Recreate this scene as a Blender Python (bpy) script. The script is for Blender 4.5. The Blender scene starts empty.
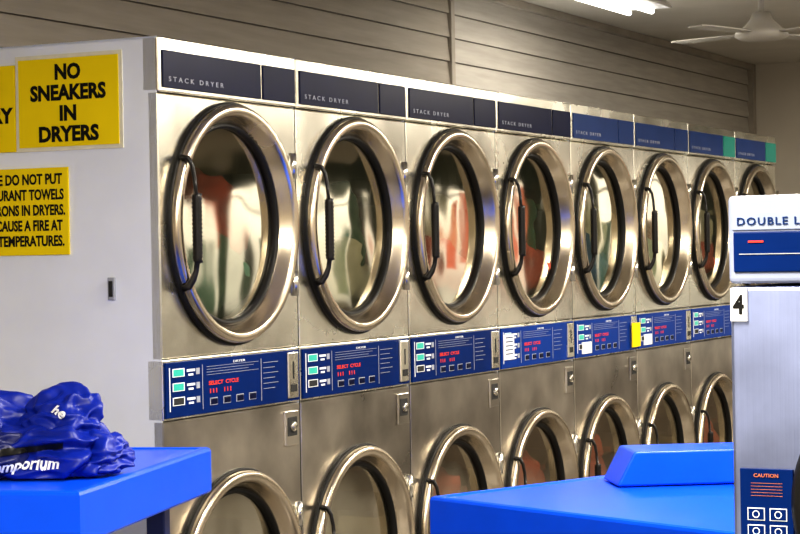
import bpy, bmesh, math, random
from mathutils import Vector, Matrix, noise
from mathutils.bvhtree import BVHTree
random.seed(4)
scene = bpy.context.scene
COL = scene.collection
scene.view_settings.view_transform = 'Standard'
try: scene.view_settings.look = 'Medium High Contrast'
except Exception: pass
scene.view_settings.exposure = 0.28

# ---------------------------------------------------------------- materials
def new_mat(name):
    m = bpy.data.materials.new(name); m.use_nodes = True
    nt = m.node_tree
    b = nt.nodes.get('Principled BSDF')
    return m, nt, b

def mat(name, col, rough=0.5, metal=0.0, var=0.06, nscale=6.0, bump=0.0, stretch=(1,1,1), rvar=0.0, emit=None, estr=0.0, coat=0.0, spec=0.5):
    m, nt, b = new_mat(name)
    b.inputs['Roughness'].default_value = rough
    b.inputs['Metallic'].default_value = metal
    b.inputs['Specular IOR Level'].default_value = spec
    b.inputs['Coat Weight'].default_value = coat
    b.inputs['Coat Roughness'].default_value = 0.08
    tc = nt.nodes.new('ShaderNodeTexCoord')
    mp = nt.nodes.new('ShaderNodeMapping'); mp.inputs['Scale'].default_value = stretch
    nz = nt.nodes.new('ShaderNodeTexNoise'); nz.inputs['Scale'].default_value = nscale; nz.inputs['Detail'].default_value = 6
    nt.links.new(tc.outputs['Object'], mp.inputs['Vector']); nt.links.new(mp.outputs['Vector'], nz.inputs['Vector'])
    cr = nt.nodes.new('ShaderNodeValToRGB')
    d = [max(0, c*(1-var)) for c in col]; l = [min(1, c*(1+var)) for c in col]
    cr.color_ramp.elements[0].color = (*d, 1); cr.color_ramp.elements[0].position = 0.3
    cr.color_ramp.elements[1].color = (*l, 1); cr.color_ramp.elements[1].position = 0.7
    nt.links.new(nz.outputs['Fac'], cr.inputs['Fac']); nt.links.new(cr.outputs['Color'], b.inputs['Base Color'])
    if rvar > 0:
        mr = nt.nodes.new('ShaderNodeMapRange')
        mr.inputs['From Min'].default_value = 0.3; mr.inputs['From Max'].default_value = 0.7
        mr.inputs['To Min'].default_value = max(0.02, rough-rvar); mr.inputs['To Max'].default_value = rough+rvar
        nt.links.new(nz.outputs['Fac'], mr.inputs['Value']); nt.links.new(mr.outputs['Result'], b.inputs['Roughness'])
    if bump > 0:
        bp = nt.nodes.new('ShaderNodeBump'); bp.inputs['Strength'].default_value = bump; bp.inputs['Distance'].default_value = 0.01
        nt.links.new(nz.outputs['Fac'], bp.inputs['Height']); nt.links.new(bp.outputs['Normal'], b.inputs['Normal'])
    if emit:
        b.inputs['Emission Color'].default_value = (*emit, 1); b.inputs['Emission Strength'].default_value = estr
    return m

def steel_mat(name, col, rough, smudge=0.1, nscale=7.0, dark=0.82, brush=(220,220,3), bstr=0.12):
    m, nt, b = new_mat(name)
    b.inputs['Metallic'].default_value = 1.0
    tc = nt.nodes.new('ShaderNodeTexCoord')
    oi = nt.nodes.new('ShaderNodeObjectInfo')
    va = nt.nodes.new('ShaderNodeVectorMath'); va.operation = 'ADD'
    vs = nt.nodes.new('ShaderNodeVectorMath'); vs.operation = 'SCALE'; vs.inputs['Scale'].default_value = 1.7
    nt.links.new(oi.outputs['Location'], vs.inputs[0])
    nt.links.new(tc.outputs['Object'], va.inputs[0]); nt.links.new(vs.outputs[0], va.inputs[1])
    mp = nt.nodes.new('ShaderNodeMapping'); mp.inputs['Scale'].default_value = brush
    n1 = nt.nodes.new('ShaderNodeTexNoise'); n1.inputs['Scale'].default_value = 1.0; n1.inputs['Detail'].default_value = 3
    n2 = nt.nodes.new('ShaderNodeTexNoise'); n2.inputs['Scale'].default_value = nscale; n2.inputs['Detail'].default_value = 5
    nt.links.new(va.outputs[0], mp.inputs['Vector']); nt.links.new(mp.outputs['Vector'], n1.inputs['Vector'])
    nt.links.new(va.outputs[0], n2.inputs['Vector'])
    cr = nt.nodes.new('ShaderNodeValToRGB')
    cr.color_ramp.elements[0].position = 0.3; cr.color_ramp.elements[1].position = 0.7
    cr.color_ramp.elements[0].color = (*[c*dark for c in col], 1); cr.color_ramp.elements[1].color = (*[min(1, c*1.08) for c in col], 1)
    nt.links.new(n2.outputs['Fac'], cr.inputs['Fac']); nt.links.new(cr.outputs['Color'], b.inputs['Base Color'])
    ad = nt.nodes.new('ShaderNodeMath'); ad.operation = 'MULTIPLY_ADD'
    ad.inputs[1].default_value = smudge*2; ad.inputs[2].default_value = rough - smudge
    nt.links.new(n2.outputs['Fac'], ad.inputs[0]); nt.links.new(ad.outputs[0], b.inputs['Roughness'])
    bp = nt.nodes.new('ShaderNodeBump'); bp.inputs['Strength'].default_value = bstr; bp.inputs['Distance'].default_value = 0.002
    nt.links.new(n1.outputs['Fac'], bp.inputs['Height']); nt.links.new(bp.outputs['Normal'], b.inputs['Normal'])
    return m

M = {}
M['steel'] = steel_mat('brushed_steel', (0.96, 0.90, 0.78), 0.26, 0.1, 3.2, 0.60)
M['steel_low'] = steel_mat('brushed_steel_lower', (0.64, 0.60, 0.53), 0.30, 0.1, 3.0, 0.45)  # same steel, darker: dim reflections low on the fronts put into the colour
M['chrome'] = steel_mat('brushed_ring_steel', (0.80, 0.70, 0.55), 0.25, 0.06, 3, 0.60, (40,300,40), 0.08)
M['metal'] = mat('lock_metal', (0.7, 0.68, 0.62), 0.2, 1.0)
M['white'] = mat('white_enamel', (0.80, 0.845, 0.93), 0.45, 0, 0.05, 3)
M['black'] = mat('black_rubber', (0.010, 0.010, 0.010), 0.45, spec=0.2)
M['blackgloss'] = mat('black_handle', (0.010, 0.009, 0.009), 0.35, spec=0.3)
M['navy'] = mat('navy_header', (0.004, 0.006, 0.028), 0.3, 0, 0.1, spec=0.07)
M['navy2'] = mat('navy_header_faded', (0.010, 0.030, 0.12), 0.3, 0, 0.1, spec=0.12)  # reflection glare on the far headers painted in as a brighter blue
M['teal_plate'] = mat('teal_header_plate', (0.02, 0.20, 0.16), 0.3, 0, 0.1, spec=0.15)  # teal reflection on the last header plates put into their colour
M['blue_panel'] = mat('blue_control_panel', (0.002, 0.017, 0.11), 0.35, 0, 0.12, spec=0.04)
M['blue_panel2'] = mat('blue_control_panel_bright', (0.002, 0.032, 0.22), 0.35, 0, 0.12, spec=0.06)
M['blue_table'] = mat('blue_laminate', (0.001, 0.085, 0.86), 0.28, 0, 0.04, 8, spec=0.35)
M['blue_leg'] = mat('blue_leg_paint', (0.006, 0.02, 0.13), 0.4)
M['yellow'] = mat('yellow_paper', (0.90, 0.68, 0.008), 0.7, 0, 0.04, 5, spec=0.1)
M['tape'] = mat('old_tape', (0.76, 0.73, 0.58), 0.4, 0, 0.08, 20)
M['ink'] = mat('black_ink', (0.006, 0.006, 0.006), 0.6, spec=0.2)
M['label_white'] = mat('white_print', (0.85, 0.87, 0.9), 0.5)
M['label_grey'] = mat('grey_print', (0.34, 0.36, 0.42), 0.5)
M['label_red'] = mat('red_print', (0.75, 0.04, 0.02), 0.5)
M['label_teal'] = mat('teal_display', (0.03, 0.45, 0.35), 0.3, emit=(0.05, 0.7, 0.5), estr=0.08)
M['label_orange'] = mat('orange_print', (0.55, 0.16, 0.06), 0.5)
M['bag'] = mat('blue_nylon_bag', (0.003, 0.016, 0.26), 0.40, 0, 0.25, 3, 0.0, spec=0.35)
M['bag_dark'] = mat('dark_bag_lining', (0.003, 0.008, 0.10), 0.45, 0, 0.3, 4)  # darker blue for one lump of the bag
M['drum'] = steel_mat('drum_steel', (0.60, 0.55, 0.42), 0.35)
M['siding'] = mat('weathered_siding', (0.36, 0.335, 0.295), 0.65, 0, 0.10, 3, 0.12, (1.2, 6, 14))  # right of the joint: brighter lighting put into a raised colour
M['siding_b'] = mat('brown_siding', (0.25, 0.22, 0.18), 0.65, 0, 0.10, 3, 0.12, (1.2, 6, 14))  # left of the joint: browner, with dimmer lighting put into the colour
M['groove'] = mat('siding_groove', (0.17, 0.15, 0.125), 0.8)
M['trim'] = mat('siding_trim', (0.27, 0.24, 0.20), 0.65, 0, 0.15, 5)
M['plaster'] = mat('cream_plaster', (0.50, 0.46, 0.39), 0.85, 0, 0.04, 4, 0.05)
M['wainscot'] = mat('dark_wainscot', (0.11, 0.085, 0.065), 0.6, 0, 0.2, 4)  # unseen low wall, coloured dark to darken reflections in the lower doors
M['ceilmat'] = mat('ceiling_paint', (0.46, 0.43, 0.37), 0.9, 0, 0.06, 3, 0.05)
M['floor'] = mat('floor_tile', (0.11, 0.10, 0.09), 0.35, 0, 0.15, 2)
M['fixture'] = mat('fixture_enamel', (0.8, 0.8, 0.78), 0.4)
M['tube'] = mat('fluorescent_tube', (1, 1, 1), 0.4, emit=(1.0, 0.96, 0.88), estr=4)
M['fan'] = mat('fan_enamel', (0.36, 0.34, 0.30), 0.5)
M['frame'] = mat('aluminium_frame', (0.3, 0.3, 0.3), 0.35, 0.9)
M['red_poster'] = mat('red_poster', (0.80, 0.22, 0.13), 0.6, 0, 0.2, 3, emit=(0.8,0.2,0.12), estr=0.2)  # added out of view, slightly glowing, to redden the door-glass reflections
M['green_poster'] = mat('green_poster', (0.05, 0.13, 0.09), 0.6, 0, 0.2, 3)  # added out of view to give the door glass green reflections
M['curtain'] = mat('dark_curtain_fabric', (0.035, 0.045, 0.035), 0.9, 0, 0.3, 6)  # for unseen curtains added to darken parts of the door-glass reflections
M['cloth_red'] = mat('rust_red_cloth', (0.42, 0.07, 0.035), 0.9, 0, 0.3, 8)
M['cloth_cream'] = mat('cream_cloth', (0.55, 0.48, 0.33), 0.9, 0, 0.2, 8)
M['cloth_blue'] = mat('denim_cloth', (0.04, 0.10, 0.20), 0.9, 0, 0.2, 8)
M['cloth_green'] = mat('green_cloth', (0.05, 0.10, 0.05), 0.9, 0, 0.2, 8)
M['washer'] = steel_mat('washer_steel', (0.35, 0.41, 0.66), 0.42)
M['washer_top'] = mat('washer_top_enamel', (0.28, 0.32, 0.46), 0.45, spec=0.3)
M['strip'] = mat('pale_name_strip', (0.28, 0.33, 0.46), 0.5, spec=0.2)
M['hole'] = mat('dark_opening', (0.02, 0.02, 0.02), 0.9)

def glass_mat():
    m = bpy.data.materials.new('door_glass'); m.use_nodes = True
    nt = m.node_tree; nt.nodes.clear()
    out = nt.nodes.new('ShaderNodeOutputMaterial')
    tr = nt.nodes.new('ShaderNodeBsdfTransparent'); tr.inputs['Color'].default_value = (0.76, 0.77, 0.68, 1)
    gl = nt.nodes.new('ShaderNodeBsdfGlossy'); gl.inputs['Roughness'].default_value = 0.06; gl.inputs['Color'].default_value = (0.80, 0.76, 0.64, 1)
    mx = nt.nodes.new('ShaderNodeMixShader')
    lw = nt.nodes.new('ShaderNodeLayerWeight'); lw.inputs['Blend'].default_value = 0.45
    tc = nt.nodes.new('ShaderNodeTexCoord'); nz = nt.nodes.new('ShaderNodeTexNoise'); nz.inputs['Scale'].default_value = 3.5; nz.inputs['Detail'].default_value = 1
    bp = nt.nodes.new('ShaderNodeBump'); bp.inputs['Strength'].default_value = 0.14; bp.inputs['Distance'].default_value = 0.05
    oi = nt.nodes.new('ShaderNodeObjectInfo'); va = nt.nodes.new('ShaderNodeVectorMath'); va.operation = 'ADD'
    nt.links.new(tc.outputs['Object'], va.inputs[0]); nt.links.new(oi.outputs['Location'], va.inputs[1])
    nt.links.new(va.outputs[0], nz.inputs['Vector']); nt.links.new(nz.outputs['Fac'], bp.inputs['Height'])
    nt.links.new(bp.outputs['Normal'], gl.inputs['Normal'])
    mr = nt.nodes.new('ShaderNodeMapRange'); mr.inputs['To Min'].default_value = 0.08; mr.inputs['To Max'].default_value = 0.64
    nt.links.new(lw.outputs['Fresnel'], mr.inputs['Value']); nt.links.new(mr.outputs['Result'], mx.inputs['Fac'])
    nt.links.new(tr.outputs[0], mx.inputs[1]); nt.links.new(gl.outputs[0], mx.inputs[2]); nt.links.new(mx.outputs[0], out.inputs['Surface'])
    return m
M['glass'] = glass_mat()

# ---------------------------------------------------------------- mesh helpers
def link(name, data, parent=None, loc=(0,0,0), rot=(0,0,0), scl=(1,1,1)):
    o = bpy.data.objects.new(name, data); COL.objects.link(o)
    o.location = loc; o.rotation_euler = rot; o.scale = scl
    if parent: o.parent = parent
    return o

def empty(name, loc=(0,0,0), rotz=0):
    e = bpy.data.objects.new(name, None); COL.objects.link(e)
    e.location = loc; e.rotation_euler = (0,0,rotz); e.empty_display_size = 0.1
    return e

def finish(bm, name, material, smooth=False):
    bmesh.ops.recalc_face_normals(bm, faces=bm.faces)
    me = bpy.data.meshes.new(name); bm.to_mesh(me); bm.free()
    me.materials.append(M[material])
    if smooth:
        for p in me.polygons: p.use_smooth = True
    return me

def box_me(name, b, material, bevel=0.0, seg=2):
    x0,x1,y0,y1,z0,z1 = b
    bm = bmesh.new()
    bmesh.ops.create_cube(bm, size=1)
    for v in bm.verts:
        v.co = Vector(((x0+x1)/2 + v.co.x*(x1-x0), (y0+y1)/2 + v.co.y*(y1-y0), (z0+z1)/2 + v.co.z*(z1-z0)))
    if bevel > 0:
        bmesh.ops.bevel(bm, geom=list(bm.edges), offset=bevel, segments=seg, profile=0.5, affect='EDGES')
    return finish(bm, name, material)

def box(name, b, material, parent=None, bevel=0.0, seg=2):
    return link(name, box_me(name, b, material, bevel, seg), parent)

def lathe_me(name, prof, material, n=72, axis='Y', center=(0,0,0), close=False):
    bm = bmesh.new(); rings = []
    for (r, a) in prof:
        ring = []
        if r < 1e-6:
            v = bm.verts.new((0, a, 0) if axis=='Y' else ((0,0,a) if axis=='Z' else (a,0,0)))
            ring = [v]*n
        else:
            for i in range(n):
                t = 2*math.pi*i/n; c, s = math.cos(t)*r, math.sin(t)*r
                p = (c, a, s) if axis=='Y' else ((c, s, a) if axis=='Z' else (a, c, s))
                ring.append(bm.verts.new(p))
        rings.append(ring)
    if close: rings.append(rings[0])
    for k in range(len(rings)-1):
        A, B = rings[k], rings[k+1]
        for i in range(n):
            j = (i+1) % n
            vs = []
            for v in (A[i], A[j], B[j], B[i]):
                if v not in vs: vs.append(v)
            if len(vs) >= 3:
                try: bm.faces.new(vs)
                except ValueError: pass
    for v in bm.verts: v.co += Vector(center)
    return finish(bm, name, material, True)

def panel_hole_me(name, x0,x1,z0,z1, cx,cz,r, y, t, material):
    bm = bmesh.new()
    angs = [2*math.pi*i/72 for i in range(72)]
    for (px, pz) in ((x0,z0),(x1,z0),(x1,z1),(x0,z1)):
        angs.append(math.atan2(pz-cz, px-cx) % (2*math.pi))
    angs = sorted(angs)
    A=[];B=[];C=[];D=[]
    for a in angs:
        c, s = math.cos(a), math.sin(a)
        k = min([ (x1-cx)/c if c>1e-9 else ((x0-cx)/c if c<-1e-9 else 1e9), (z1-cz)/s if s>1e-9 else ((z0-cz)/s if s<-1e-9 else 1e9)])
        bx, bz = cx+c*k, cz+s*k
        A.append(bm.verts.new((cx+c*r, y, cz+s*r)))
        e = 0.004
        B.append(bm.verts.new((min(max(bx, x0+e), x1-e), y, min(max(bz, z0+e), z1-e))))
        C.append(bm.verts.new((bx, y+e, bz)))
        D.append(bm.verts.new((bx, y+t, bz)))
    n = len(angs)
    for i in range(n):
        j = (i+1)%n
        for P,Q in ((A,B),(B,C),(C,D)):
            bm.faces.new((P[i],P[j],Q[j],Q[i]))
    return finish(bm, name, material)

def tube_me(name, pts, rads, material, n=12, caps=True, flat=1.0):
    bm = bmesh.new(); rings=[]
    P = [Vector(p) for p in pts]
    for i,p in enumerate(P):
        d = (P[min(i+1,len(P)-1)] - P[max(i-1,0)]).normalized()
        up = Vector((0,1,0)) if abs(d.y) < 0.9 else Vector((1,0,0))
        a = d.cross(up).normalized(); b = d.cross(a).normalized()
        rings.append([bm.verts.new(p + (a*math.cos(2*math.pi*k/n)+b*flat*math.sin(2*math.pi*k/n))*rads[i]) for k in range(n)])
    for i in range(len(rings)-1):
        for k in range(n):
            bm.faces.new((rings[i][k], rings[i][(k+1)%n], rings[i+1][(k+1)%n], rings[i+1][k]))
    if caps:
        bm.faces.new(rings[0]); bm.faces.new(list(reversed(rings[-1])))
    return finish(bm, name, material, True)

def text(name, body, size, loc, rot, material, parent=None, width=None, bold=0.0, spacing=1.0, align='LEFT'):
    c = bpy.data.curves.new(name, 'FONT'); c.body = body; c.size = size
    c.offset = bold; c.extrude = 0.0004; c.space_character = spacing; c.align_x = align; c.resolution_u = 3
    c.materials.append(M[material])
    o = link(name, c, parent, loc, rot)
    if width:
        bpy.context.view_layer.update()
        w = max(o.dimensions.x, 1e-4)
        o.scale = (width/w, 1, 1)
    return o
RF = (math.pi/2, 0, 0)
RS = (math.pi/2, 0, -math.pi/2)

# ---------------------------------------------------------------- camera
TH = math.atan(985/2000)
CAM = Vector((-4.775, -3.109, 1.45))
F = Vector((math.cos(TH), math.sin(TH), 0)); R = Vector((math.sin(TH), -math.cos(TH), 0)); U = Vector((0,0,1))
p = math.atan(12/2000); rho = math.radians(1.0)
F2 = F*math.cos(p) - U*math.sin(p); U1 = U*math.cos(p) + F*math.sin(p)
R2 = R*math.cos(rho) - U1*math.sin(rho); U2 = U1*math.cos(rho) + R*math.sin(rho)
mw = Matrix.Identity(4)
for i in range(3):
    mw[i][0] = R2[i]; mw[i][1] = U2[i]; mw[i][2] = -F2[i]; mw[i][3] = CAM[i]
cd = bpy.data.cameras.new('camera'); cd.lens = 90; cd.sensor_width = 36; cd.clip_end = 200
cam = bpy.data.objects.new('camera', cd); COL.objects.link(cam); cam.matrix_world = mw
scene.camera = cam

# ---------------------------------------------------------------- room
CEIL = 2.72; WY = 0.815; FX = 8.7; BX = -8.0; SY = -6.5
box('floor', (BX-0.1, FX+0.1, SY-0.1, WY+0.2, -0.1, 0.0), 'floor')
box('ceiling', (BX-0.1, FX+0.1, SY-0.1, WY+0.2, CEIL, CEIL+0.1), 'ceilmat')
box('wall_left', (BX-0.1, BX, SY, WY, 0, CEIL), 'plaster')
box('wall_front', (BX, FX, SY-0.1, SY, 0, CEIL), 'plaster')
def siding():
    bm = bmesh.new()
    e = 0.112; z = 0.0; prof = []
    while z < CEIL:
        z1 = min(z+e, CEIL)
        prof.append((WY-0.020, z, 0)); prof.append((WY-0.008, z1-0.004, 2)); prof.append((WY-0.005, z1, 2)); z = z1
    prof.append((WY+0.12, CEIL, 0)); prof.append((WY+0.12, 0, 0))
    n = len(prof)
    for xa,xb,mi in ((BX,3.74,1),(3.74,FX,0)):
        L = [bm.verts.new((xa, y, z)) for y,z,_ in prof]; Rr = [bm.verts.new((xb, y, z)) for y,z,_ in prof]
        for i in range(n):
            f = bm.faces.new((L[i], L[(i+1)%n], Rr[(i+1)%n], Rr[i]))
            f.material_index = 2 if prof[i][2]==2 else mi
    me = finish(bm, 'wall_back', 'siding'); me.materials.append(M['siding_b']); me.materials.append(M['groove'])
    return me
link('wall_back', siding())
box('trim_1', (3.72, 3.76, WY-0.030, WY, 2.0, CEIL), 'trim', bevel=0.003)
box('trim_2', (8.62, FX-0.005, WY-0.05, WY, 0, CEIL), 'trim', bevel=0.003)
box('trim_3', (BX, FX, WY-0.045, WY-0.0, CEIL-0.04, CEIL-0.001), 'trim', bevel=0.003)
wr = empty('wall_right', (0,0,0))
added_wins = [(-1.0,-2.1),(-2.3,-3.5),(-3.7,-4.9),(-5.1,-6.2)]  # unseen windows, added for bright reflections and grazing light on the dryers
box('wall_panel_low', (FX, FX+0.12, SY, WY, 0, 0.75), 'wainscot', wr)
box('wall_panel_top', (FX, FX+0.12, SY, WY, 2.35, CEIL), 'plaster', wr)
ys = [WY] + [v for w in added_wins for v in w] + [SY]
for i in range(0, len(ys), 2):
    box('wall_pier', (FX, FX+0.12, ys[i+1], ys[i], 0.75, 2.35), 'plaster', wr)
def added_curtain_me(y0, y1, z0, z1, seed):
    bm = bmesh.new(); n = 40; A=[];B=[]
    for i in range(n+1):
        y = y0+(y1-y0)*i/n; x = FX-0.06+0.02*math.sin(i*1.1+seed)
        A.append(bm.verts.new((x,y,z0))); B.append(bm.verts.new((x,y,z1)))
    for i in range(n): bm.faces.new((A[i],A[i+1],B[i+1],B[i]))
    return finish(bm,'drape','curtain',True)
for k,(a,b) in enumerate(added_wins):
    w = empty('window_%d' % (k+1))
    for nm,bb in (('frame_top',(FX-0.01,FX+0.06,b,a,2.30,2.35)),('frame_bottom',(FX-0.01,FX+0.06,b,a,0.75,0.80)),
                  ('frame_left',(FX-0.01,FX+0.06,a-0.05,a,0.80,2.30)),('frame_right',(FX-0.01,FX+0.06,b,b+0.05,0.80,2.30)),
                  ('mullion',(FX-0.005,FX+0.05,b+0.05,a-0.05,1.95,1.98))):
        box(nm, bb, 'frame', w, 0.004)
    c = empty('window_curtain')  # added out of view as dark areas for the door glass to reflect
    link('drape_side', added_curtain_me(a-0.22, a+0.10, 0.70, 2.40, k), c)
    link('drape_other_side', added_curtain_me(b-0.10, b+0.20, 0.70, 2.40, k+2), c)
    link('valance', added_curtain_me(b-0.1, a+0.1, 2.08-0.06*(k%2), 2.42, k+3), c)
for (y0,y1,z0,z1,mm) in ((-5.45,-5.05,1.40,2.05,'red_poster'),(-5.95,-5.6,0.8,1.5,'green_poster'),(-4.35,-4.0,0.9,1.6,'green_poster'),
                         (-3.2,-2.85,1.2,1.9,'red_poster'),(-2.75,-2.5,1.3,2.0,'red_poster'),(-1.85,-1.6,1.0,1.7,'green_poster')):
    link('window_poster', box_me('window_poster', (FX-0.02, FX-0.012, y0,y1,z0,z1), mm))  # unseen, placed where the dryer doors reflect them

def fixture(x, y, energy, z=CEIL):
    e = empty('fluorescent_light_fixture', (x, y, z))
    bm = bmesh.new()
    prof = [(-0.10,0),(-0.15,-0.05),(-0.15,-0.06),(0.15,-0.06),(0.15,-0.05),(0.10,0)]
    A=[bm.verts.new((-0.62,a,b)) for a,b in prof]; B=[bm.verts.new((0.62,a,b)) for a,b in prof]
    for i in range(6): bm.faces.new((A[i],A[(i+1)%6],B[(i+1)%6],B[i]))
    bm.faces.new(A); bm.faces.new(list(reversed(B)))
    link('housing', finish(bm,'housing','fixture'), e)
    for s in (-0.06, 0.06):
        link('tube', tube_me('tube', [(-0.58,s,-0.075),(0.58,s,-0.075)], [0.014,0.014], 'tube'), e)
    ld = bpy.data.lights.new('tube_light','AREA'); ld.shape='RECTANGLE'; ld.size=1.15; ld.size_y=0.2; ld.energy=energy; ld.color=(1.0,0.915,0.775)
    link('tube_light', ld, e, (0,0,-0.092))
for fx in (-6.0,-3.0,0.0,3.0,6.0):
    fixture(fx, -1.9, 88 if fx > -2 else 115)
    fixture(fx, -4.6, 55)
fixture(4.18, 0.22, 8)

cf = empty('ceiling_fan', (4.3,-0.53,CEIL))
link('canopy', lathe_me('canopy', [(0,0),(0.07,0),(0.065,-0.03),(0.03,-0.06),(0.0,-0.06)], 'fan', 32, 'Z'), cf)
link('rod', lathe_me('rod', [(0,-0.05),(0.014,-0.05),(0.014,-0.2),(0,-0.2)], 'fan', 16, 'Z'), cf)
link('motor', lathe_me('motor', [(0,-0.17),(0.04,-0.175),(0.055,-0.21),(0.09,-0.245),(0.12,-0.265),(0.125,-0.285),(0.10,-0.30),(0.05,-0.305),(0,-0.31)], 'fan', 40, 'Z'), cf)
for k in range(4):
    a = math.radians(-20+90*k)
    bm = bmesh.new()
    pts=[(0.10,-0.025),(0.2,-0.05),(0.46,-0.06),(0.50,-0.04),(0.50,0.04),(0.46,0.06),(0.2,0.05),(0.10,0.025)]
    T=[bm.verts.new((x,y,-0.268)) for x,y in pts]; Bm=[bm.verts.new((x,y,-0.274)) for x,y in pts]
    bm.faces.new(T); bm.faces.new(list(reversed(Bm)))
    for i in range(8): bm.faces.new((T[i],Bm[i],Bm[(i+1)%8],T[(i+1)%8]))
    link('blade_%d'%(k+1), finish(bm,'blade','fan'), cf, rot=(0,0,a))

# ---------------------------------------------------------------- stack dryers
W = 0.8; G = 0.003; TOP = 2.082
DU, DL = 1.552, 0.452
DZ = [(DU, 'u'), (DL, 'l')]
parts = []
def P(name, data, loc=(0,0,0), rot=(0,0,0), scl=(1,1,1)): parts.append((name,data,loc,rot,scl))
def PB(name, b, m, bevel=0.0): P(name, box_me(name,b,m,bevel))
PB('side_left', (G,G+0.004,0.004,0.8,0.02,TOP), 'white')
PB('side_right', (W-G-0.004,W-G,0.004,0.8,0.02,TOP), 'white')
PB('top_cover', (G,W-G,0.0,0.8,TOP-0.006,TOP), 'white')
PB('back_cover', (G,W-G,0.79,0.8,0.02,TOP), 'white')
PB('toe_kick', (G,W-G,0.03,0.06,0.0,0.07), 'black')
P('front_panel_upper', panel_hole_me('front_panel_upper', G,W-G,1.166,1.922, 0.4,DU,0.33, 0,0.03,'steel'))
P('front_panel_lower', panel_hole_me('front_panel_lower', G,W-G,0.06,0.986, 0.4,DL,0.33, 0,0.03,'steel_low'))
PB('header_frame', (G,W-G,-0.004,0.05,1.926,TOP), 'steel', 0.004)
PB('control_backing', (G,W-G,0.0,0.05,0.990,1.163), 'steel', 0.003)
PB('seam_gasket', (W-G,W+G,0.002,0.03,0.06,TOP-0.002), 'black')  # black strip standing in for the shade in the gap between dryers
ZB = -0.010
def CB(name, b, m, bevel=0.0):
    x0,x1,y0,y1,z0,z1 = b
    PB(name, (x0,x1,y0,y1,z0+ZB,z1+ZB), m, bevel)
CB('control_divider', (0.205,0.207,-0.0075,-0.004,1.02,1.15), 'label_grey')
for i in range(3):
    z = 1.136-0.041*i
    CB('icon_outline', (0.045,0.108,-0.0075,-0.004,z-0.014,z+0.010), 'label_white')
    CB('icon_display', (0.049,0.102,-0.0085,-0.005,z-0.0115,z+0.0075), ('label_teal','label_teal','hole')[i])
    CB('icon_tick', (0.122,0.165,-0.0075,-0.004,z-0.002,z+0.005), 'label_white')
    CB('icon_tick_b', (0.130,0.155,-0.0075,-0.004,z-0.014,z-0.008), 'label_white')
    CB('icon_tick_c', (0.172,0.190,-0.0075,-0.004,z-0.012,z+0.006), 'label_grey')
CB('icon_column', (0.028,0.032,-0.0075,-0.004,1.025,1.150), 'label_white')
for i in range(4):
    CB('fine_print', (0.23,0.23+0.30-0.03*(i%3),-0.0075,-0.004,1.142-0.008*i,1.1430-0.008*i), 'label_grey')
for i in range(6):
    CB('fine_print_b', (0.56,0.56+0.09-0.02*(i%2),-0.0075,-0.004,1.135-0.016*i,1.1365-0.016*i), 'label_grey')
CB('section_line_b', (0.545,0.547,-0.0075,-0.004,1.02,1.15), 'label_grey')
for i in range(4):
    CB('button_rim', (0.246+0.075*i,0.288+0.075*i,-0.0075,-0.004,1.028,1.050), 'label_grey')
    CB('push_button', (0.249+0.075*i,0.285+0.075*i,-0.010,-0.004,1.030,1.048), 'navy', 0.002)
CB('coin_plate', (0.705,0.770,-0.014,0.0,1.015,1.160), 'steel', 0.004)
CB('coin_slot', (0.733,0.739,-0.0155,-0.010,1.075,1.130), 'hole')
CB('coin_return', (0.718,0.756,-0.0155,-0.010,1.035,1.058), 'hole')
PB('lock_plate', (0.690,0.775,-0.008,0.002,0.855,0.965), 'steel_low', 0.004)
PB('lock_recess', (0.702,0.763,-0.0095,-0.004,0.885,0.945), 'hole', 0.002)
P('lock_barrel', lathe_me('lock_barrel', [(0,-0.02),(0.013,-0.02),(0.016,-0.016),(0.016,-0.004)], 'metal', 24, center=(0.733,0,0.915)))
# doors
ringprof = [(0.346,0.006),(0.355,0.0),(0.358,-0.012),(0.357,-0.028),(0.352,-0.035),(0.345,-0.037),(0.333,-0.037),(0.327,-0.034),(0.321,-0.024),(0.311,-0.002),(0.303,0.014),(0.298,0.022),(0.31,0.03),(0.33,0.02)]
gap_shade_ring = [(0.363,0.002),(0.366,-0.009),(0.363,-0.015),(0.356,-0.015),(0.350,0.002)]  # black ring standing in for the shadow around the door opening
inner = [(0.304,0.014),(0.300,0.008),(0.293,0.008),(0.288,0.014),(0.287,0.034),(0.300,0.036)]
glassp = [(0.0,0.022)] + [(0.293*k/10, 0.022+0.004*(k/10)**2) for k in range(1,11)]
drum = [(0.294,0.045),(0.325,0.05),(0.35,0.07),(0.35,0.66),(0.30,0.70),(0.0,0.71)]
me_ring = lathe_me('door_ring', ringprof, 'chrome', 96); me_gap_shade = lathe_me('door_gasket', gap_shade_ring, 'black', 96)
me_inner = lathe_me('glass_seal', inner, 'black', 96); me_glass = lathe_me('door_glass', glassp, 'glass')
me_drum = lathe_me('drum', drum, 'drum')
def handle():
    pts=[];rad=[]
    key=[(-0.312,-0.020,0.190,0.008),(-0.308,-0.042,0.186,0.008),(-0.304,-0.053,0.165,0.0065),(-0.300,-0.058,0.13,0.006),(-0.297,-0.060,0.085,0.006)]
    for x,y,z,r in key: pts.append((x,y,z)); rad.append(r)
    n=32
    for i in range(n+1):
        z=0.08-0.19*i/n
        pts.append((-0.296,-0.062,z)); rad.append(0.0160 if i%2==0 else 0.0125)
    for x,y,z,r in [(-0.297,-0.060,-0.115,0.008),(-0.300,-0.058,-0.138,0.008),(-0.304,-0.050,-0.162,0.010),(-0.308,-0.036,-0.182,0.012),(-0.312,-0.020,-0.188,0.012)]: pts.append((x,y,z)); rad.append(r)
    return tube_me('handle', pts, rad, 'blackgloss', 12)
me_handle = handle()
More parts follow.
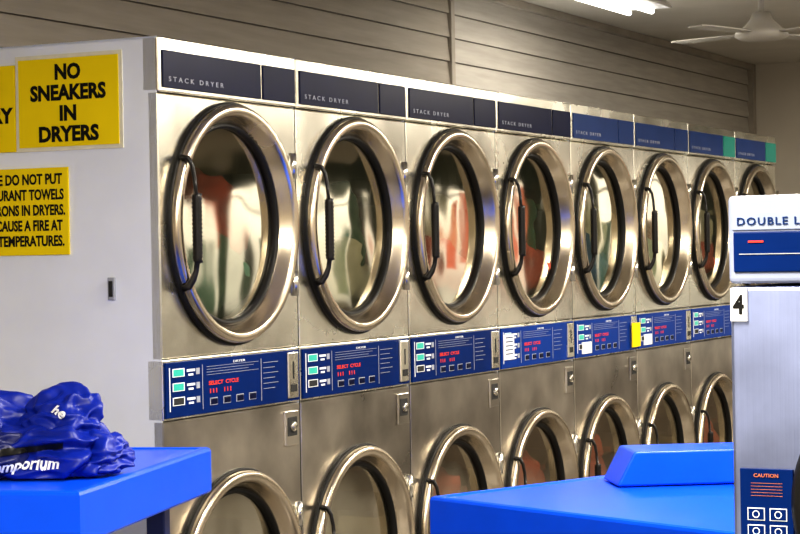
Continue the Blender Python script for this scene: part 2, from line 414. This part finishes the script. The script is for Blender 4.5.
def vane():
    bm=bmesh.new()
    for k in range(3):
        a=math.radians(20+120*k)
        c,s=math.cos(a),math.sin(a)
        pr=[]
        for (t,r) in ((-0.05,0.349),(-0.012,0.27),(0.012,0.27),(0.05,0.349)):
            pr.append((c*r-s*t, s*r+c*t))
        A=[bm.verts.new((x,0.08,z)) for x,z in pr]; B=[bm.verts.new((x,0.65,z)) for x,z in pr]
        for i in range(3): bm.faces.new((A[i],A[i+1],B[i+1],B[i]))
        bm.faces.new(A)
    return finish(bm,'drum_vanes','drum')
me_vane = vane()
for cz,tag in DZ:
    P('door_ring_'+tag, me_ring, (0.4,0,cz)); P('door_gasket_'+tag, me_gap_shade, (0.4,0,cz)); P('glass_seal_'+tag, me_inner, (0.4,0,cz))
    P('door_glass_'+tag, me_glass, (0.4,0,cz)); P('drum_'+tag, me_drum, (0.4,0,cz)); P('drum_vanes_'+tag, me_vane, (0.4,0,cz))
    P('door_handle_'+tag, me_handle, (0.4,0,cz))
    for s in (-1,1):
        z=cz+s*0.185
        PB('hinge_leaf', (0.700,0.785,-0.012,0.0,z-0.030,z+0.030), 'steel', 0.004)
        P('hinge_pin', lathe_me('hinge_pin', [(0,-0.04),(0.013,-0.04),(0.013,0.04),(0,0.04)], 'metal', 16, 'Z', (0.742,-0.020,z)))

def lump(name, c, size, m, seed, sub=4, amp=0.35, fold=0.35, fine=0.15):
    bm = bmesh.new(); bmesh.ops.create_icosphere(bm, subdivisions=sub, radius=1)
    for v in bm.verts:
        d = v.co.normalized()
        n1 = noise.noise(d*1.7+Vector((seed,0,0))); n2 = 1-abs(noise.noise(d*4.5+Vector((0,seed,0))))*2; n3 = 1-abs(noise.noise(d*9+Vector((0,0,seed))))*2
        k = 1 + amp*n1 + amp*fold*n2 + amp*fine*n3
        q = d*k
        v.co = Vector((q.x*size[0], q.y*size[1], q.z*size[2])) + Vector(c)
    return finish(bm, name, m, True)

me_hm = {k: box_me('header_plate_main', (0.022,0.575,-0.008,0.0,1.938,2.045), k, 0.002) for k in ('navy','navy2')}
me_hs = {k: box_me('header_plate_small', (0.588,0.79,-0.008,0.0,1.938,2.045), k, 0.002) for k in ('navy','navy2','teal_plate')}
me_cp = {k: box_me('control_plate', (0.012,W-0.012,-0.006,0.004,0.996,1.155), k, 0.002) for k in ('blue_panel','blue_panel2')}
tx_cache = {}
for i in range(8):
    e = empty('stack_dryer', (i*W, 0, 0))
    for (n,d,l,r,s) in parts:
        if n == 'seam_gasket' and i == 7: continue
        link(n, d, e, l, r, s)
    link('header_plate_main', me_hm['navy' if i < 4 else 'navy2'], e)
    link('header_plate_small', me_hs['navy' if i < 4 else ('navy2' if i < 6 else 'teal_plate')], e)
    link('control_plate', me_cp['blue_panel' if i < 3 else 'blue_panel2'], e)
    if i == 0:
        t1 = text('header_text','STACK DRYER',0.020,(0.05,-0.0088,1.957),RF,'label_grey',e,0.30,0.0,1.6)
        t2 = text('red_text','SELECT  CYCLE',0.016,(0.24,-0.0068,1.078),RF,'label_red',e,0.17,0.0004)
        t3 = text('red_text_b','111   111',0.018,(0.24,-0.0068,1.054),RF,'label_red',e,0.12,0.0004)
        t4 = text('small_text','DRYER',0.010,(0.38,-0.0068,1.137),RF,'label_white',e,0.07)
        bpy.context.view_layer.update()
        tx_cache = [(t.name, t.data, tuple(t.location), tuple(t.scale)) for t in (t1,t2,t3,t4)]
    else:
        for (n,d,l,s) in tx_cache: link(n.split('.')[0], d, e, l, RF, s)
    if i in (4,5):
        box('notice_label', (0.08,0.19,-0.010,-0.005,1.01,1.06), 'label_white', e)
    if i == 3:
        box('notice_label', (0.03,0.13,-0.010,-0.005,1.03,1.13), 'label_white', e)
        for q in range(5):
            box('notice_line', (0.045,0.115,-0.0108,-0.009,1.115-0.016*q,1.119-0.016*q), 'blue_panel', e)
    if i == 5:
        box('yellow_tag', (-0.11,0.0,-0.020,-0.016,1.01,1.12), 'yellow', e)
    cl = {0:'cloth_green',1:'cloth_cream',2:'cloth_red',3:'cloth_red',4:'cloth_blue',5:'cloth_cream',6:'cloth_red'}.get(i)
    cb = {0:'cloth_red',1:'cloth_green',2:'cloth_cream',3:'cloth_green',4:'cloth_cream',5:'cloth_red',6:'cloth_cream'}.get(i)
    if cl:
        link('laundry', lump('laundry', (0.50,0.24,DU-0.17), (0.24,0.17,0.15), cl, 3.1*i+1), e)
        link('laundry_b', lump('laundry_b', (0.60,0.24,DU-0.02), (0.10,0.14,0.16), cb, 1.7*i+1), e)
    if i in (2,3,4,6):
        link('laundry_c', lump('laundry_c', (0.56,0.24,DL+0.0), (0.15,0.16,0.18), 'cloth_red', 2.9*i+1), e)

sw = empty('wall_switch', (0,0,0))
box('switch_plate', (-0.005,0.004,0.152,0.176,1.335,1.400), 'label_grey', sw, 0.002)
box('switch_rocker', (-0.009,-0.003,0.158,0.170,1.345,1.390), 'hole', sw, 0.001)

# ---------------------------------------------------------------- signs
def sign(y0, y1, z0, z1, lines, size, name='paper_sign', tape=False, bold=0.0, zfirst=None, step=None):
    e = empty(name)
    if tape:
        box('tape_border', (-0.0005,0.003,y0-0.012,y1+0.012,z0-0.012,z1+0.012), 'tape', e)
    box('paper', (-0.003,0.002,y0,y1,z0,z1), 'yellow', e)
    for k,(ln,wd) in enumerate(lines):
        text('line_%d'%(k+1), ln, size, (-0.0034, (y0+y1)/2, zfirst-step*k), RS, 'ink', e, wd, bold, 1.0, 'CENTER')
    return e
sign(0.128,0.478,1.782,2.038, [('NO',0.090),('SNEAKERS',0.265),('IN',0.058),('DRYERS',0.21)], 0.060, tape=True, bold=0.0026, zfirst=1.978, step=0.060)
sign(0.492,0.79,1.772,2.026, [('WASH',0.14),('ONLY',0.14),('LAUNDRY',0.278),('HERE',0.16)], 0.060, tape=False, bold=0.0026, zfirst=1.995, step=0.068)
sign(0.308,0.665,1.468,1.722, [('PLEASE DO NOT PUT',0.315),('RESTAURANT TOWELS',0.325),('OR APRONS IN DRYERS.',0.335),('CAN CAUSE A FIRE AT',0.315),('HIGH TEMPERATURES.',0.325)], 0.042, bold=0.0014, zfirst=1.675, step=0.045)

# ---------------------------------------------------------------- blue tables
def table(loc, rotz, L, Wd, H, apron=0.12, name='folding_table'):
    e = empty(name, loc, rotz)
    bm = bmesh.new()
    def rect(i, z): return [bm.verts.new(c) for c in ((i,i,z),(L-i,i,z),(L-i,Wd-i,z),(i,Wd-i,z))]
    rs = [rect(0.025,H-apron), rect(0.004,H-apron), rect(0.0,H-apron+0.006), rect(0.0,H-0.010), rect(0.003,H-0.003), rect(0.010,H), rect(0.022,H), rect(0.028,H-0.004)]
    for a,b in zip(rs, rs[1:]):
        for i in range(4): bm.faces.new((a[i],a[(i+1)%4],b[(i+1)%4],b[i]))
    bm.faces.new(rs[-1])
    inn = rect(0.025,H-0.03)
    for i in range(4): bm.faces.new((rs[0][i],rs[0][(i+1)%4],inn[(i+1)%4],inn[i]))
    bm.faces.new(inn)
    link('top', finish(bm,'top','blue_table'), e)
    k=0
    for x in (0.10, L-0.16):
        for y in (0.08, Wd-0.14):
            k+=1
            box('leg_%d'%k, (x,x+0.05,y,y+0.05,0,H-0.031), 'blue_leg', e, 0.005)
    box('lower_shelf', (0.10,L-0.11,0.08,Wd-0.09,0.22,0.245), 'blue_leg', e, 0.004)
    return e
T1 = table((-1.20,-0.565,0), math.radians(15), 0.99, 0.80, 0.95)
A2 = math.radians(-23)
T2 = table((0.080 + math.sin(A2)*1.15, -0.795 - math.cos(A2)*1.15, 0), A2, 1.15, 1.15, 0.80)
bm = bmesh.new()
pr = [(0.0,0.80),(0.05,0.895),(0.62,0.895),(0.62,0.80)]
A=[bm.verts.new((x,0.0,z)) for x,z in pr]; B=[bm.verts.new((x,0.20,z)) for x,z in pr]
for i in range(4): bm.faces.new((A[i],A[(i+1)%4],B[(i+1)%4],B[i]))
bm.faces.new(A); bm.faces.new(list(reversed(B)))
bmesh.ops.bevel(bm, geom=list(bm.edges), offset=0.006, segments=3, profile=0.5, affect='EDGES')
me = finish(bm,'raised_end','blue_table')
Wm = Matrix.Translation((0.435,-1.20,0)) @ Matrix.Rotation(math.radians(-58),4,'Z')
Pm = Matrix.Translation(T2.location) @ Matrix.Rotation(A2,4,'Z')
me.transform(Pm.inverted() @ Wm)
link('raised_end', me, T2)

# ---------------------------------------------------------------- laundry bag
BC = Vector((-0.935,-0.255,0.948))
bag = empty('laundry_bag', BC)
def cloth(name, c, size, m, seed, fold=0.5, peak=None):
    bm = bmesh.new(); bmesh.ops.create_icosphere(bm, subdivisions=6, radius=1)
    for v in bm.verts:
        d = v.co.normalized()
        w1 = Vector((noise.noise(d*1.2+Vector((seed,5,1))), noise.noise(d*1.2+Vector((1,seed,7))), noise.noise(d*1.2+Vector((9,2,seed)))))
        q = d + w1*0.5
        n1 = noise.noise(Vector((q.x*1.5, q.y*1.5, q.z*2.2)) + Vector((0, seed, 0)))
        n2 = noise.noise(q*2.8 + Vector((seed, 0, 3)))
        r1 = 1 - min(1.0, abs(n1)*2.2)
        r2 = 1 - min(1.0, abs(n2)*2.2)
        k = 1 + 0.30*noise.noise(d*1.3+Vector((seed,0,0))) + 0.24*fold*(r1-0.5) + 0.09*fold*(r2-0.5)
        if peak is not None:
            t = max(0, d.dot(Vector(peak).normalized())); k += 0.35*t**8
        v.co = Vector((d.x*k*size[0], d.y*k*size[1], d.z*k*size[2]))
    for _ in range(4): bmesh.ops.smooth_vert(bm, verts=bm.verts, factor=0.5, use_axis_x=True, use_axis_y=True, use_axis_z=True)
    for v in bm.verts:
        v.co += Vector(c)
        if v.co.z < 0.003: v.co.z = 0.003 + max(-0.001, v.co.z*0.01)
    return finish(bm, name, m, True)
mb = cloth('bag_body', (0.02,-0.01,0.050), (0.135,0.185,0.090), 'bag', 7.3, 1.0); link('bag_body', mb, bag)
mb2 = cloth('bag_flap', (0.04,-0.050,0.110), (0.080,0.100,0.080), 'bag', 3.7, 1.0, (0.2,-0.4,1.0)); link('bag_flap', mb2, bag)
mb3 = cloth('bag_side', (-0.09,0.10,0.045), (0.12,0.14,0.07), 'bag_dark', 2.1, 0.9); link('bag_side', mb3, bag)
mb4 = cloth('bag_back', (0.02,0.17,0.085), (0.12,0.15,0.105), 'bag', 5.9, 1.0); link('bag_back', mb4, bag)
mb5 = cloth('bag_corner', (0.05,-0.125,0.045), (0.09,0.085,0.060), 'bag', 9.2, 1.0); link('bag_corner', mb5, bag)
def bvh_of(meshes):
    vs=[]; fs=[]
    for m_ in meshes:
        o=len(vs); vs += [v.co.copy() for v in m_.vertices]; fs += [[o+i for i in p_.vertices] for p_ in m_.polygons]
    return BVHTree.FromPolygons(vs, fs)
bv = bvh_of([mb, mb2, mb3, mb4, mb5])
vdir = Vector((0.80,0.60,0)).normalized()
side = Vector((vdir.y,-vdir.x,0))
def drape(u, z, off):
    o = side*u + Vector((0,0,z)) - vdir*1.0
    h = bv.ray_cast(o, vdir)
    return (h[0] + h[1]*off if h[1].dot(vdir) < 0 else h[0]-h[1]*off) if h[0] else None
bm = bmesh.new(); prev=None
for i in range(120):
    u = -0.26+0.32*i/119; z = 0.080 + 0.010*math.sin(u*14)
    cur=[]
    for q in range(5):
        h = drape(u, z-0.004*q, 0.0035)
        if h is None: cur=None; break
        cur.append(bm.verts.new(h))
    if prev and cur and (prev[0].co-cur[0].co).length < 0.05:
        for q in range(4): bm.faces.new((prev[q],cur[q],cur[q+1],prev[q+1]))
    prev=cur
me = finish(bm,'strap','black',True); link('strap', me, bag)
def drape_text(body, size, u0, z0, rot):
    c = bpy.data.curves.new('tmp','FONT'); c.body=body; c.size=size; c.offset=0.0010; c.shear=0.3; c.resolution_u=4
    o = bpy.data.objects.new('tmp', c); COL.objects.link(o); bpy.context.view_layer.update()
    m_ = bpy.data.meshes.new_from_object(o.evaluated_get(bpy.context.evaluated_depsgraph_get()))
    bpy.data.objects.remove(o)
    bm = bmesh.new(); bm.from_mesh(m_)
    bmesh.ops.triangulate(bm, faces=bm.faces[:])
    for _ in range(2): bmesh.ops.subdivide_edges(bm, edges=[e_ for e_ in bm.edges if e_.calc_length()>0.006], cuts=1)
    dead=[]
    for v in bm.verts:
        x = v.co.x*math.cos(rot)-v.co.y*math.sin(rot); y = v.co.x*math.sin(rot)+v.co.y*math.cos(rot)
        h = drape(u0+x, z0+y, 0.003)
        if h is None: dead.append(v)
        else: v.co = h
    bmesh.ops.delete(bm, geom=dead, context='VERTS')
    me = finish(bm, 'printed_script', 'label_white')
    link('printed_script', me, bag)
drape_text('emporium', 0.036, -0.10, 0.022, 0.03)
drape_text('he', 0.030, 0.035, 0.150, -0.5)

# ---------------------------------------------------------------- washer
wx, wy = -1.672, -2.166
ws = empty('front_load_washer', (wx, wy, 0))
WW = 0.66; WD = 0.70
box('plinth', (0.02,WD,-WW,0,0,0.30), 'label_grey', ws, 0.005)
box('cabinet', (0.006,WD,-WW,0,0.30,1.390), 'washer', ws, 0.006)
box('control_housing', (0.0,WD,-WW,0,1.395,1.535), 'washer_top', ws, 0.008, 3)
box('name_strip', (-0.003,0.01,-WW+0.012,-0.008,1.480,1.508), 'strip', ws, 0.001)
box('control_plate', (-0.004,0.01,-WW+0.012,-0.010,1.413,1.477), 'blue_panel', ws, 0.002)
box('plate_line', (-0.0055,0.0,-0.62,-0.02,1.441,1.4425), 'label_grey', ws)
text('name_text','DOUBLE LOAD',0.017,(-0.0045,-0.016,1.488),RS,'navy2',ws,0.150,0.0003,1.2)
box('red_mark', (-0.006,0.0,-0.060,-0.035,1.460,1.463), 'label_red', ws)
box('number_sticker', (-0.001,0.008,-0.030,-0.003,1.335,1.388), 'label_white', ws)
text('number_text','4',0.042,(-0.0014,-0.0165,1.347),RS,'ink',ws,0.018,0.0014,1.0,'CENTER')
box('info_plate', (-0.001,0.01,-0.100,-0.014,0.985,1.100), 'blue_panel', ws, 0.001)
text('caution_text','CAUTION',0.008,(-0.0025,-0.057,1.087),RS,'label_orange',ws,0.04,0.0001,1.0,'CENTER')
for i in range(5):
    box('caution_line', (-0.002,0.0,-0.083,-0.032,1.077-0.005*i,1.0776-0.005*i), 'label_orange', ws)
for i in range(2):
    for j in range(2):
        y = -0.026-0.036*i; z = 1.038-0.027*j
        box('info_box', (-0.0022,0.0,y-0.028,y,z-0.020,z), 'label_white', ws)
        box('info_box_in', (-0.0030,0.0,y-0.0265,y-0.0015,z-0.0185,z-0.0015), 'blue_panel', ws)
        link('info_icon', lathe_me('info_icon', [(0.006,-0.0035),(0.0045,-0.0035)], 'label_white', 16, 'X', (0,y-0.014,z-0.010)), ws)
DC = (0,-0.31,1.05)
link('door_ring', lathe_me('washer_door_ring', [(0.205,0.006),(0.208,-0.02),(0.195,-0.045),(0.165,-0.05),(0.150,-0.03),(0.145,0.0)], 'black', 64, 'X'), ws, DC)
link('door_window', lathe_me('washer_door_glass', [(0.148,-0.02),(0.10,-0.045),(0.05,-0.055),(0,-0.058)], 'glass', 64, 'X'), ws, DC)
link('door_handle', tube_me('washer_handle', [(-0.03,-0.16,0.05),(-0.075,-0.175,0.03),(-0.075,-0.175,-0.03),(-0.03,-0.16,-0.05)], [0.01,0.012,0.012,0.01], 'blackgloss'), ws, DC)

# ---------------------------------------------------------------- world
w = bpy.data.worlds.new('world'); scene.world = w; w.use_nodes = True
nt = w.node_tree; bg = nt.nodes['Background']
tc = nt.nodes.new('ShaderNodeTexCoord'); sp = nt.nodes.new('ShaderNodeSeparateXYZ'); cr = nt.nodes.new('ShaderNodeValToRGB')
mr = nt.nodes.new('ShaderNodeMapRange'); mr.inputs['From Min'].default_value=-0.3; mr.inputs['From Max'].default_value=0.5
nt.links.new(tc.outputs['Generated'], sp.inputs[0]); nt.links.new(sp.outputs['Z'], mr.inputs['Value']); nt.links.new(mr.outputs[0], cr.inputs['Fac'])
cr.color_ramp.elements[0].color=(0.25,0.24,0.20,1); cr.color_ramp.elements[0].position=0.30
cr.color_ramp.elements[1].color=(1.0,0.90,0.74,1); cr.color_ramp.elements[1].position=0.42
nt.links.new(cr.outputs['Color'], bg.inputs['Color']); bg.inputs['Strength'].default_value = 2.1
